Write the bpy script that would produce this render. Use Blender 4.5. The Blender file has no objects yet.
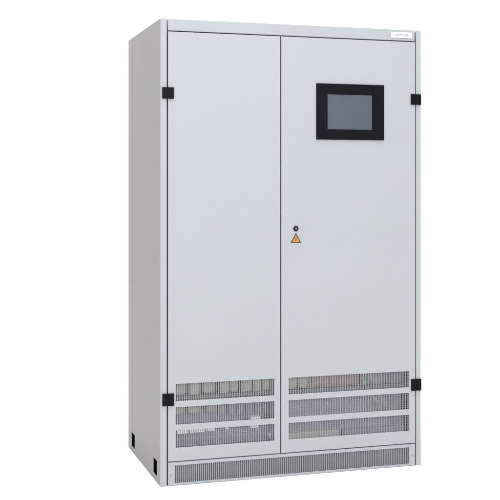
import bpy, bmesh, math, random
from mathutils import Vector, Matrix
random.seed(7)
S = bpy.context.scene
C = S.collection
# ------------------------------------------------------------------ camera
cd = bpy.data.cameras.new('camera'); cam = bpy.data.objects.new('camera', cd); C.objects.link(cam)
cam.location = (-0.97812, -4.47066, 1.27798)
cam.rotation_euler = (math.pi/2, 0, -0.29878)
cd.sensor_width = 36.0; cd.lens = 36.0*1069.78/500.0
cd.shift_x = 0.0004; cd.shift_y = -(250-187.212)/500.0
cd.clip_start = 0.05; cd.clip_end = 200
S.camera = cam
S.render.resolution_x = 1024; S.render.resolution_y = 1024
# ------------------------------------------------------------------ world and studio lamps
w = bpy.data.worlds.new('World'); S.world = w; w.use_nodes = True
bg = w.node_tree.nodes['Background']
bg.inputs[0].default_value = (0.93, 0.97, 1.0, 1); bg.inputs[1].default_value = 0.216

def area(name, loc, target, sx, sy, power, col):
    d = bpy.data.lights.new(name, 'AREA'); d.shape = 'RECTANGLE'; d.size = sx; d.size_y = sy
    d.energy = power; d.color = col
    o = bpy.data.objects.new(name, d); C.objects.link(o); o.location = loc
    o.rotation_euler = (Vector(target)-Vector(loc)).to_track_quat('-Z', 'Y').to_euler()
    return o
area('overhead_softbox', (0.6, -0.4, 5.2), (0.6, 0.0, 0), 8.0, 8.0, 650, (1.0, 0.985, 0.96))
area('front_softbox', (0.3, -7.5, 2.9), (0.6, 0, 1.2), 3.0, 3.0, 385, (0.90, 0.95, 1.0))
area('left_softbox', (-3.2, 0.3, 5.5), (-0.9, 0.4, 0), 2.0, 2.0, 60, (1.0, 0.95, 0.88))
S.view_settings.view_transform = 'Standard'; S.view_settings.look = 'None'
S.view_settings.exposure = 0; S.view_settings.gamma = 1

# ------------------------------------------------------------------ materials
def mat(name, col, rough=0.5, metal=0.0, spec=0.5, bump=0.0, bscale=400, var=0.0, vscale=6, wave=0.0, coat=0.0):
    m = bpy.data.materials.new(name); m.use_nodes = True
    nt = m.node_tree; b = nt.nodes['Principled BSDF']
    b.inputs['Base Color'].default_value = (*col, 1); b.inputs['Roughness'].default_value = rough
    b.inputs['Metallic'].default_value = metal; b.inputs['Specular IOR Level'].default_value = spec
    b.inputs['Coat Weight'].default_value = coat
    tc = nt.nodes.new('ShaderNodeTexCoord')
    if var:
        n = nt.nodes.new('ShaderNodeTexNoise'); n.inputs['Scale'].default_value = vscale; n.inputs['Detail'].default_value = 4
        nt.links.new(tc.outputs['Object'], n.inputs['Vector'])
        r = nt.nodes.new('ShaderNodeMapRange'); r.inputs['From Min'].default_value = 0.3; r.inputs['From Max'].default_value = 0.7
        r.inputs['To Min'].default_value = 1-var; r.inputs['To Max'].default_value = 1+var
        nt.links.new(n.outputs['Fac'], r.inputs['Value'])
        mx = nt.nodes.new('ShaderNodeVectorMath'); mx.operation = 'SCALE'; mx.inputs[0].default_value = col
        nt.links.new(r.outputs[0], mx.inputs['Scale']); nt.links.new(mx.outputs[0], b.inputs['Base Color'])
    prev = None
    if wave:
        n = nt.nodes.new('ShaderNodeTexNoise'); n.inputs['Scale'].default_value = 2.2; n.inputs['Detail'].default_value = 1
        nt.links.new(tc.outputs['Object'], n.inputs['Vector'])
        bp = nt.nodes.new('ShaderNodeBump'); bp.inputs['Strength'].default_value = 1; bp.inputs['Distance'].default_value = wave
        nt.links.new(n.outputs['Fac'], bp.inputs['Height']); prev = bp
    if bump:
        n = nt.nodes.new('ShaderNodeTexNoise'); n.inputs['Scale'].default_value = bscale; n.inputs['Detail'].default_value = 2
        nt.links.new(tc.outputs['Object'], n.inputs['Vector'])
        bp = nt.nodes.new('ShaderNodeBump'); bp.inputs['Strength'].default_value = bump; bp.inputs['Distance'].default_value = 0.0006
        nt.links.new(n.outputs['Fac'], bp.inputs['Height'])
        if prev: nt.links.new(prev.outputs[0], bp.inputs['Normal'])
        prev = bp
    if prev: nt.links.new(prev.outputs[0], b.inputs['Normal'])
    return m
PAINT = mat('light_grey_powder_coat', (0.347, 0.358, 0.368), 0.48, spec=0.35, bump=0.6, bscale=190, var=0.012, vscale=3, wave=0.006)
PAINT_SHADED = mat('light_grey_powder_coat_shaded', (0.270, 0.267, 0.257), 0.52, spec=0.35, bump=0.7, bscale=170, var=0.02, vscale=2.5, wave=0.005)  # same coat as the front, with the side's dimmer, warmer light painted in
SEAM = mat('door_seal_rubber', (0.22, 0.22, 0.25), 0.8)
BLACK = mat('black_plastic', (0.005, 0.005, 0.007), 0.45, spec=0.07, bump=0.2, bscale=700)
BLACKH = mat('black_hinge', (0.005, 0.005, 0.006), 0.5, spec=0.08, bump=0.2, bscale=700)
SCREEN = mat('unlit_screen_glass', (0.078, 0.092, 0.110), 0.22, spec=0.45, var=0.02, vscale=5)
GALV = mat('painted_perforated_sheet', (0.245, 0.25, 0.26), 0.5, spec=0.3, var=0.05, vscale=8)
CHROME = mat('lock_metal', (0.35, 0.35, 0.34), 0.3, metal=1.0)
ORANGE = mat('warning_orange', (0.50, 0.20, 0.008), 0.5)
BLACKINK = mat('black_ink', (0.03, 0.022, 0.012), 0.5)
WHITE = mat('label_white', (0.74, 0.73, 0.75), 0.4)
INK = mat('grey_ink', (0.26, 0.26, 0.27), 0.5)
ZINC = mat('zinc_plated_steel', (0.36, 0.37, 0.39), 0.5, metal=0.1, var=0.1, vscale=12)
CREAM = mat('cream_winding_insulation', (0.58, 0.53, 0.43), 0.6, var=0.12, vscale=14)
TAPE = mat('brown_wound_tape', (0.46, 0.41, 0.33), 0.65, var=0.15, vscale=20)
COPPER = mat('copper_bar', (0.44, 0.28, 0.22), 0.45, metal=0.3, var=0.1, vscale=20)
BLUEGREY = mat('blue_grey_module', (0.33, 0.36, 0.385), 0.5, var=0.12, vscale=15)
DARKM = mat('dark_core_steel', (0.20, 0.20, 0.20), 0.55, var=0.15, vscale=25)
YELLOW = mat('yellow_green_wire', (0.46, 0.43, 0.28), 0.5)
WPLAST = mat('white_plastic', (0.9, 0.9, 0.88), 0.4)
BEIGE = mat('beige_fibre_board', (0.60, 0.56, 0.50), 0.6, var=0.06, vscale=10)
BACKD = mat('white_studio_paper', (0.88, 0.88, 0.88), 0.9, spec=0.1)

# ------------------------------------------------------------------ helpers
def bev(bm, r, seg=2, edges=None):
    if r <= 0: return
    es = edges or [e for e in bm.edges if len(e.link_faces) == 2 and e.calc_face_angle(0) > 0.9]
    bmesh.ops.bevel(bm, geom=es, offset=r, segments=seg, profile=0.5, affect='EDGES', clamp_overlap=True)
def box(bm, x0, x1, y0, y1, z0, z1, r=0, seg=2, mi=0, rot=None):
    t = bmesh.new(); bmesh.ops.create_cube(t, size=1)
    for v in t.verts:
        v.co = Vector(((x0+x1)/2+v.co.x*(x1-x0), (y0+y1)/2+v.co.y*(y1-y0), (z0+z1)/2+v.co.z*(z1-z0)))
    bev(t, r, seg)
    if rot: t.transform(rot)
    join(bm, t, mi)
def join(bm, t, mi=0):
    for f in t.faces: f.material_index = mi
    me = bpy.data.meshes.new('tmp'); t.to_mesh(me); t.free(); bm.from_mesh(me); bpy.data.meshes.remove(me)
def cyl(bm, p0, p1, r, seg=24, mi=0, r2=None, bevel=0):
    p0, p1 = Vector(p0), Vector(p1); t = bmesh.new()
    bmesh.ops.create_cone(t, cap_ends=True, segments=seg, radius1=r, radius2=r if r2 is None else r2, depth=(p1-p0).length)
    if bevel: bev(t, bevel, 2)
    t.transform(Matrix.Translation((p0+p1)/2) @ (p1-p0).to_track_quat('Z', 'Y').to_matrix().to_4x4())
    join(bm, t, mi)
def tube(bm, pts, r, seg=8, mi=0):
    for a, b in zip(pts[:-1], pts[1:]): cyl(bm, a, b, r, seg, mi)
    for p in pts[1:-1]:
        t = bmesh.new(); bmesh.ops.create_uvsphere(t, u_segments=8, v_segments=6, radius=r); t.transform(Matrix.Translation(p)); join(bm, t, mi)
def plate(a0, a1, b0, b1, holes, t0, t1, axis='y', r=0.001):
    """sheet with rectangular openings; a,b in its plane (x,z for axis y; y,z for axis x), t0..t1 its thickness"""
    bm = bmesh.new()
    A = sorted({a0, a1, *[h[0] for h in holes], *[h[1] for h in holes]})
    B = sorted({b0, b1, *[h[2] for h in holes], *[h[3] for h in holes]})
    def solid(i, j):
        if i < 0 or j < 0 or i >= len(A)-1 or j >= len(B)-1: return False
        ca, cb = (A[i]+A[i+1])/2, (B[j]+B[j+1])/2
        return not any(h[0] < ca < h[1] and h[2] < cb < h[3] for h in holes)
    vs = {}
    def v(i, j, t):
        k = (i, j, t)
        if k not in vs:
            vs[k] = bm.verts.new((A[i], t, B[j]) if axis == 'y' else (t, A[i], B[j]))
        return vs[k]
    for i in range(len(A)-1):
        for j in range(len(B)-1):
            if not solid(i, j): continue
            for t in (t0, t1): bm.faces.new([v(i, j, t), v(i+1, j, t), v(i+1, j+1, t), v(i, j+1, t)])
            for (di, dj, p, q) in ((-1, 0, (i, j), (i, j+1)), (1, 0, (i+1, j), (i+1, j+1)), (0, -1, (i, j), (i+1, j)), (0, 1, (i, j+1), (i+1, j+1))):
                if not solid(i+di, j+dj):
                    bm.faces.new([v(*p, t0), v(*q, t0), v(*q, t1), v(*p, t1)])
    bmesh.ops.recalc_face_normals(bm, faces=bm.faces[:])
    bev(bm, r, 2)
    return bm
def obj(name, bm, mats, parent=None, label=None):
    bmesh.ops.recalc_face_normals(bm, faces=bm.faces[:])
    me = bpy.data.meshes.new(name); bm.to_mesh(me); bm.free()
    for m in (mats if isinstance(mats, (list, tuple)) else [mats]): me.materials.append(m)
    o = bpy.data.objects.new(name, me); C.objects.link(o)
    if parent: o.parent = parent
    if label: o['label'] = label
    return o

# ------------------------------------------------------------------ setting: white sweep
bm = bmesh.new()
prof = [(-14, 0), (3.2, 0)]
R = 1.6
for k in range(1, 17):
    a = k/16*math.pi/2; prof.append((3.2+R*math.sin(a), R-R*math.cos(a)))
prof.append((3.2+R, 9))
rows = [[bm.verts.new((x, y, z)) for (y, z) in prof] for x in (-14, 15)]
for i in range(len(prof)-1): bm.faces.new([rows[0][i], rows[1][i], rows[1][i+1], rows[0][i+1]])
for f in bm.faces: f.smooth = True
bd = obj('backdrop', bm, BACKD); bd['kind'] = 'structure'

# ------------------------------------------------------------------ the cabinet
W, D, H = 1.2227, 0.7339, 2.0
root = bpy.data.objects.new('electrical_cabinet', None); C.objects.link(root)
root['label'] = 'tall light grey two-door electrical cabinet with slotted vents and a black framed display'
root['category'] = 'cabinet'
XL, XR = 0.0309, 1.1954          # seams beside the two front posts
G = 0.0025                        # half a seam
# posts: rounded vertical edge profiles
def post(x0, x1, y0, y1):
    b = bmesh.new(); box(b, x0, x1, y0, y1, 0, H, 0.0032, 3); return b
obj('corner_post', post(0, XL-G, 0, 0.010), PAINT, root)
obj('corner_post', post(XR+G, W, 0, 0.010), PAINT, root)
obj('corner_post', post(0, 0.04, 0.664, D), PAINT_SHADED, root)
obj('corner_post', post(W-0.04, W, 0.664, D), PAINT_SHADED, root)
# side sheets with the lifting slots at the foot
slots = [(0.0735, 0.1475, 0.026, 0.0925), (0.5746, 0.6530, 0.026, 0.0925)]
for x0, x1 in ((0.0006, 0.0026), (W-0.0026, W-0.0006)):
    sp = obj('side_panel', plate(0.0102, 0.6625, 0.001, H-0.001, slots, x0, x1, 'x', 0.0005), PAINT_SHADED, root)
for sgn, xw in ((1, 0.003), (-1, W-0.003)):
    for s in slots:
        b = bmesh.new()      # black plastic pocket liner behind each slot
        x1 = xw+sgn*0.03; xa, xb = min(xw, x1), max(xw, x1)
        box(b, xa, xb, s[0]-0.004, s[0]-0.0002, s[2]-0.004, s[3]+0.004)
        box(b, xa, xb, s[1]+0.0002, s[1]+0.004, s[2]-0.004, s[3]+0.004)
        box(b, xa, xb, s[0], s[1], s[3]+0.0002, s[3]+0.004)
        box(b, xa, xb, s[0], s[1], s[2]-0.004, s[2]-0.0002)
        xx = xw+sgn*0.028
        box(b, min(xx, x1), max(xx, x1), s[0], s[1], s[2], s[3])
        obj('floor_slot', b, BLACK, root)
b = bmesh.new(); box(b, 0.003, W-0.003, 0.046, D-0.002, H-0.010, H-0.004); obj('top_panel', b, PAINT, root)
b = bmesh.new(); box(b, 0.042, W-0.042, D-0.006, D-0.003, 0.002, H-0.011); obj('back_panel', b, PAINT_SHADED, root)
b = bmesh.new(); box(b, 0.004, W-0.004, 0.046, D-0.008, 0.002, 0.006); obj('base_plate', b, DARKM, root)
# inner frame carrying the door seals (what the dark joints show)
DT, DB = 1.9435, 0.1050
fr = plate(0.004, W-0.004, 0.006, H-0.012, [(0.055, 0.505, 0.125, 1.925), (0.578, 1.172, 0.125, 1.925), (0.055, 1.172, 0.012, 0.088)], 0.0255, 0.029, 'y', 0)
obj('door_frame', fr, SEAM, root)
# header strip
b = bmesh.new(); box(b, XL+G, XR-G, 0.0015, 0.045, 1.9485, 1.9988, 0.0022, 3)
for v in b.verts:
    if v.co.y < 0.02: v.co.y += 0.0025*(1.9988-v.co.z)/0.05
hd = obj('header_panel', b, PAINT, root)
# name label on header
b = bmesh.new(); box(b, 1.0725, 1.1775, 0.0002, 0.0013, 1.9605, 1.9865, 0.0004, 1)
def text_bm(s, size, loc, bold=0.0):
    cu = bpy.data.curves.new('t', 'FONT'); cu.body = s; cu.size = size; cu.align_x = 'CENTER'; cu.align_y = 'CENTER'; cu.offset = bold
    o = bpy.data.objects.new('t', cu); C.objects.link(o)
    bpy.context.view_layer.update()
    me = bpy.data.meshes.new_from_object(o.evaluated_get(bpy.context.evaluated_depsgraph_get()))
    bpy.data.objects.remove(o); t = bmesh.new(); t.from_mesh(me); bpy.data.meshes.remove(me)
    t.transform(Matrix.Translation(loc) @ Matrix.Rotation(math.pi/2, 4, 'X')); return t
join(b, text_bm('UPS 80 kVA', 0.0135, (1.1265, -0.0001, 1.9735), 0.0006), 1)
obj('name_label', b, [WHITE, INK], hd)

# plinth strip
PZ = (0.0115, 0.0860)
PX = (0.0633, 1.1632)
pl = obj('plinth_panel', plate(XL+G, XR-G, 0.0015, DB-0.0045, [(*PX, *PZ)], 0.0, 0.0025, 'y', 0.0008), PAINT, root)
def grille(x0, x1, z0, z1, pitch, bar, cross, y=0.0027):
    b = bmesh.new(); n = round((x1-x0)/pitch); p = (x1-x0)/n
    for i in range(n+1):
        xc = x0+i*p; a = max(x0-0.002, xc-bar/2); c = min(x1+0.002, xc+bar/2)
        box(b, a, c, y, y+0.0016, z0-0.002, z1+0.002)
    if cross:
        m = round((z1-z0)/cross[0])
        for j in range(1, m):
            zc = z0+(z1-z0)*j/m
            box(b, x0-0.002, x1+0.002, y+0.0004, y+0.0012, zc-cross[1]/2, zc+cross[1]/2)
    return b
# the grilles sit just behind the openings, so the sheet edge frames them
obj('vent_grille', grille(*PX, *PZ, 0.0088, 0.0038, None), GALV, pl)
for sx in (0.0462, 1.1823):
    b = bmesh.new(); cyl(b, (sx, -0.0014, 0.047), (sx, 0.002, 0.047), 0.0052, 20, 0, bevel=0.0008)
    box(b, sx-0.0035, sx+0.0035, -0.0019, -0.0012, 0.0463, 0.0477, mi=1)
    obj('screw', b, [ZINC, BLACKINK], pl)

# doors
VZ = [(0.3618, 0.4351), (0.2612, 0.3355), (0.1625, 0.2352)]
def make_door(x0, x1, vx):
    d = obj('door', plate(x0, x1, DB, DT, [(*vx, *z) for z in VZ], -0.001, 0.0015, 'y', 0.0008), PAINT, root)
    b = bmesh.new()   # folded return edge of the sheet door
    for (a, c, e, f) in ((x0, x0+0.0015, DB, DT), (x1-0.0015, x1, DB, DT), (x0+0.002, x1-0.002, DB, DB+0.0015), (x0+0.002, x1-0.002, DT-0.0015, DT)):
        box(b, a+0.0003, c-0.0003, 0.0016, 0.020, e+0.0003, f-0.0003)
    obj('edge_fold', b, PAINT, d)
    for z in VZ:
        obj('vent_grille', grille(*vx, *z, 0.0080, 0.0031, (0.0084, 0.0009)), GALV, d)
    return d
dl = make_door(XL+G, 0.5415-G, (0.0668, 0.5117))
dr = make_door(0.5415+G, XR-G, (0.5788, 1.1624))

# hinges: black plates over the seams
def hinge(xc, x0, x1, z0, z1):
    h = bmesh.new()
    box(h, x0, xc-0.0003, -0.0085, -0.0012, z0, z1, 0.0015, 2)
    box(h, xc+0.0003, x1, -0.0085, -0.0012, z0, z1, 0.0015, 2)
    box(h, xc-0.002, xc+0.002, -0.0070, -0.0012, z0+0.001, z1-0.001)
    return h
hinges = [(XL, 0.0075, 0.0577, 1.6562, 1.7045), (XL, 0.0080, 0.0582, 0.3440, 0.3965),
          (XR, 1.1700, 1.2200, 1.6562, 1.7045), (XR, 1.1716, 1.2216, 0.3448, 0.3980)]
for a in hinges: obj('hinge', hinge(*a), BLACKH, root)

# lock on the right door
lx, lz = 0.6116, 1.0946
b = bmesh.new()
cyl(b, (lx, -0.0055, lz), (lx, 0.0, lz), 0.0118, 32, 0, bevel=0.0015)
cyl(b, (lx, -0.0068, lz), (lx, -0.0050, lz), 0.0048, 24, 1, bevel=0.0006)
box(b, lx-0.0006, lx+0.0006, -0.0072, -0.0066, lz-0.0028, lz+0.0028, mi=2)
obj('lock', b, [BLACK, CHROME, BLACKINK], dr)
# warning triangle
def prism(bm, pts, y0, y1, mi=0):
    t = bmesh.new(); f = [t.verts.new((x, y0, z)) for x, z in pts]; g = [t.verts.new((x, y1, z)) for x, z in pts]
    t.faces.new(f); t.faces.new(g[::-1])
    for i in range(len(pts)):
        j = (i+1) % len(pts); t.faces.new([f[i], f[j], g[j], g[i]])
    bmesh.ops.recalc_face_normals(t, faces=t.faces[:]); join(bm, t, mi)
def tri(cx, zb, w, h, ins):
    # inset triangle with clipped corners
    P = [Vector((cx-w/2, zb)), Vector((cx+w/2, zb)), Vector((cx, zb+h))]
    c = (P[0]+P[1]+P[2])/3; P = [c+(p-c)*ins for p in P]
    out = []
    for i in range(3):
        a, p, n = P[i-1], P[i], P[(i+1) % 3]
        out += [p+(a-p)*0.06, p+(a-p)*0.015+(n-p)*0.015, p+(n-p)*0.06]
    return [(q.x, q.y) for q in out]
tx, tzb, tw, th = 0.6121, 1.0312, 0.050, 0.0445
b = bmesh.new()
prism(b, tri(tx, tzb, tw, th, 1.0), -0.0016, -0.0009, 0)
prism(b, tri(tx, tzb, tw, th, 0.70), -0.0019, -0.0015, 1)
k = 0.031; ox, oz = tx, tzb+0.0180     # lightning bolt
bolt = [(0.06, 0.50), (-0.17, -0.06), (-0.01, -0.02), (-0.09, -0.36), (-0.16, -0.34), (-0.04, -0.56), (0.08, -0.31), (0.00, -0.34), (0.16, 0.10), (0.01, 0.06), (0.14, 0.50)]
prism(b, [(ox+x*k*0.75, oz+z*k*0.72) for x, z in bolt], -0.0022, -0.0018, 2)
obj('warning_sticker', b, [BLACKINK, ORANGE, BLACKINK], dr)

# touch display
dx0, dx1, dz0, dz1 = 0.7076, 1.0350, 1.4908, 1.7412
sx0, sx1, sz0, sz1 = 0.7605, 0.9765, 1.5372, 1.6935
b = plate(dx0, dx1, dz0, dz1, [(sx0, sx1, sz0, sz1)], -0.0075, -0.0012, 'y', 0.0014)
dp = obj('touch_display', b, BLACK, root)
b = bmesh.new(); box(b, sx0+0.0002, sx1-0.0002, -0.0048, -0.0014, sz0+0.0002, sz1-0.0002)
obj('screen', b, SCREEN, dp)
b = bmesh.new(); box(b, sx0-0.001, sx1+0.001, 0.0104, 0.060, sz0-0.02, sz1+0.02, 0.002); obj('display_housing', b, DARKM, dp)

# ------------------------------------------------------------------ what shows through the grilles
b = bmesh.new(); box(b, 0.545, 0.549, 0.06, 0.40, 0.10, 1.90); obj('partition', b, ZINC, root)
b = bmesh.new(); box(b, 0.05, 0.54, 0.235, 0.238, 0.09, 0.60); box(b, 0.553, 1.18, 0.215, 0.218, 0.09, 0.60)
obj('mounting_plate', b, BLUEGREY, root)
# left bay: transformer with a row of cream coils on a laminated core
coils = [(0.100, 0.052), (0.166, 0.050), (0.232, 0.056), (0.300, 0.040), (0.345, 0.036), (0.402, 0.050), (0.452, 0.032), (0.494, 0.034)]
for xc, wd in coils:
    b = bmesh.new(); zb = 0.374+random.uniform(-0.004, 0.006)
    box(b, xc-wd/2, xc+wd/2, 0.055, 0.134, zb, 0.60, wd*0.22, 4)
    box(b, xc-wd*0.32, xc+wd*0.32, 0.0535, 0.056, zb+0.015, 0.59, 0.001)
    obj('winding_coil', b, CREAM, root)
b = bmesh.new()
box(b, 0.06, 0.53, 0.07, 0.17, 0.352, 0.368, 0.002)
for i in range(24): box(b, 0.064+i*0.0195, 0.0800+i*0.0195, 0.0665, 0.072, 0.354, 0.366, 0.001)
obj('core_clamp', b, DARKM, root)
for i, (xc, wd) in enumerate([(0.098, 0.055), (0.170, 0.060), (0.250, 0.050)]):
    b = bmesh.new(); box(b, xc-wd/2, xc+wd/2, 0.075, 0.16, 0.285, 0.350, 0.012, 3); obj('winding_coil', b, TAPE, root)
b = bmesh.new()
for i, x in enumerate([0.30, 0.345, 0.39, 0.43, 0.47, 0.51]):
    box(b, x-0.014, x+0.014, 0.10, 0.14, 0.262, 0.345, 0.003); box(b, x-0.006, x+0.006, 0.094, 0.102, 0.27, 0.34, 0.001)
obj('terminal_row', b, BLUEGREY, root)
b = bmesh.new(); box(b, 0.05, 0.53, 0.075, 0.15, 0.120, 0.216, 0.004)
for z in (0.150, 0.172, 0.194): box(b, 0.052, 0.53, 0.0715, 0.0765, z-0.003, z+0.003, 0.001)
for i in range(9): cyl(b, (0.08+i*0.053, 0.066, 0.161), (0.08+i*0.053, 0.075, 0.161), 0.006, 12)
obj('reactor_block', b, BLUEGREY, root)
for xc, wd, z in [(0.098, 0.050, 0.222), (0.165, 0.070, 0.223), (0.225, 0.040, 0.225), (0.298, 0.020, 0.227), (0.425, 0.040, 0.226)]:
    b = bmesh.new(); box(b, xc-wd/2, xc+wd/2, 0.0075, 0.060, z-0.004, z+0.014, 0.003, 2); obj('cable_clip', b, WPLAST, root)
b = bmesh.new(); box(b, 0.405, 0.452, 0.0075, 0.050, 0.255, 0.2715, 0.003, 2); obj('cable_clip', b, WPLAST, root)
b = bmesh.new(); box(b, 0.497, 0.510, 0.026, 0.05, 0.170, 0.190, 0.002, 2); obj('cable_clip', b, WPLAST, root)
b = bmesh.new(); box(b, 0.055, 0.535, 0.1345, 0.139, 0.37, 0.62, 0.001); obj('insulation_board', b, TAPE, root)
b = bmesh.new(); box(b, 0.055, 0.535, 0.135, 0.139, 0.217, 0.350, 0.001); obj('insulation_board', b, BLUEGREY, root)
# right bay
for xc, wd, m in [(0.618, 0.046, CREAM), (0.672, 0.044, CREAM)]:
    b = bmesh.new(); box(b, xc-wd/2, xc+wd/2, 0.060, 0.16, 0.372, 0.60, wd*0.28, 4); obj('winding_coil', b, m, root)
for i, xc in enumerate([0.735, 0.778, 0.822, 0.866, 0.910]):
    b = bmesh.new(); box(b, xc-0.015, xc+0.015, 0.085, 0.092, 0.380, 0.60, 0.001)
    cyl(b, (xc, 0.078, 0.40), (xc, 0.086, 0.40), 0.006, 6); obj('copper_bar', b, COPPER, root)
b = bmesh.new(); box(b, 0.705, 0.955, 0.095, 0.108, 0.367, 0.58, 0.001); obj('copper_bar', b, COPPER, root)
b = bmesh.new(); box(b, 0.965, 1.175, 0.10, 0.18, 0.367, 0.60, 0.004)
for i in range(9): box(b, 0.972+i*0.0215, 0.978+i*0.0215, 0.094, 0.101, 0.37, 0.59)
obj('heat_sink', b, ZINC, root)
b = bmesh.new(); box(b, 0.56, 1.17, 0.075, 0.17, 0.348, 0.366, 0.002); obj('core_clamp', b, DARKM, root)
b = bmesh.new(); box(b, 0.57, 0.95, 0.08, 0.16, 0.233, 0.347, 0.004); box(b, 0.956, 1.17, 0.105, 0.16, 0.233, 0.345, 0.004)
for z in (0.262, 0.278, 0.294, 0.310, 0.326): box(b, 0.572, 0.948, 0.0765, 0.0805, z-0.0022, z+0.0022)
for i in range(6): cyl(b, (0.60+i*0.062, 0.070, 0.302), (0.60+i*0.062, 0.080, 0.302), 0.007, 12)
obj('reactor_block', b, BLUEGREY, root)
def wire(pts, r, m):
    out = []
    P = [Vector(p) for p in pts]
    for i in range(len(P)-1):
        a = P[max(i-1, 0)]; p, q = P[i], P[i+1]; n = P[min(i+2, len(P)-1)]
        for k in range(8):
            t = k/8
            out.append(0.5*((2*p)+(q-a)*t+(2*a-5*p+4*q-n)*t*t+(3*p-a-3*q+n)*t**3))
    out.append(P[-1])
    b = bmesh.new(); tube(b, out, r, 8); return obj('wire', b, m, root)
wire([(0.955, 0.06, 0.62), (0.957, 0.055, 0.43), (0.962, 0.05, 0.385), (0.985, 0.055, 0.345), (1.01, 0.05, 0.315), (1.035, 0.05, 0.285), (1.05, 0.06, 0.255), (1.045, 0.08, 0.20)], 0.0045, YELLOW)
wire([(1.00, 0.06, 0.62), (0.995, 0.055, 0.42), (1.01, 0.055, 0.39), (1.015, 0.06, 0.35), (1.06, 0.055, 0.30), (1.075, 0.06, 0.26), (1.08, 0.08, 0.19)], 0.004, YELLOW)
wire([(1.10, 0.05, 0.60), (1.095, 0.045, 0.41), (1.11, 0.05, 0.32), (1.09, 0.05, 0.26), (1.12, 0.07, 0.17)], 0.0045, DARKM)
b = bmesh.new(); box(b, 0.57, 1.17, 0.085, 0.16, 0.120, 0.232, 0.004)
for z in (0.200, 0.215): box(b, 0.572, 1.168, 0.0815, 0.0855, z-0.002, z+0.002)
obj('reactor_block', b, BLUEGREY, root)
b = bmesh.new(); box(b, 0.575, 0.83, 0.030, 0.075, 0.150, 0.1830, 0.002); box(b, 0.612, 0.616, 0.028, 0.031, 0.152, 0.1825)
obj('support_beam', b, BEIGE, root)
b = bmesh.new(); box(b, 0.86, 1.16, 0.045, 0.075, 0.150, 0.1745, 0.002); obj('support_beam', b, ZINC, root)
# plinth space behind the lowest grille
b = bmesh.new(); box(b, 0.045, 1.185, 0.0305, 0.034, 0.007, 0.097); obj('filter_mat', b, DARKM, root)
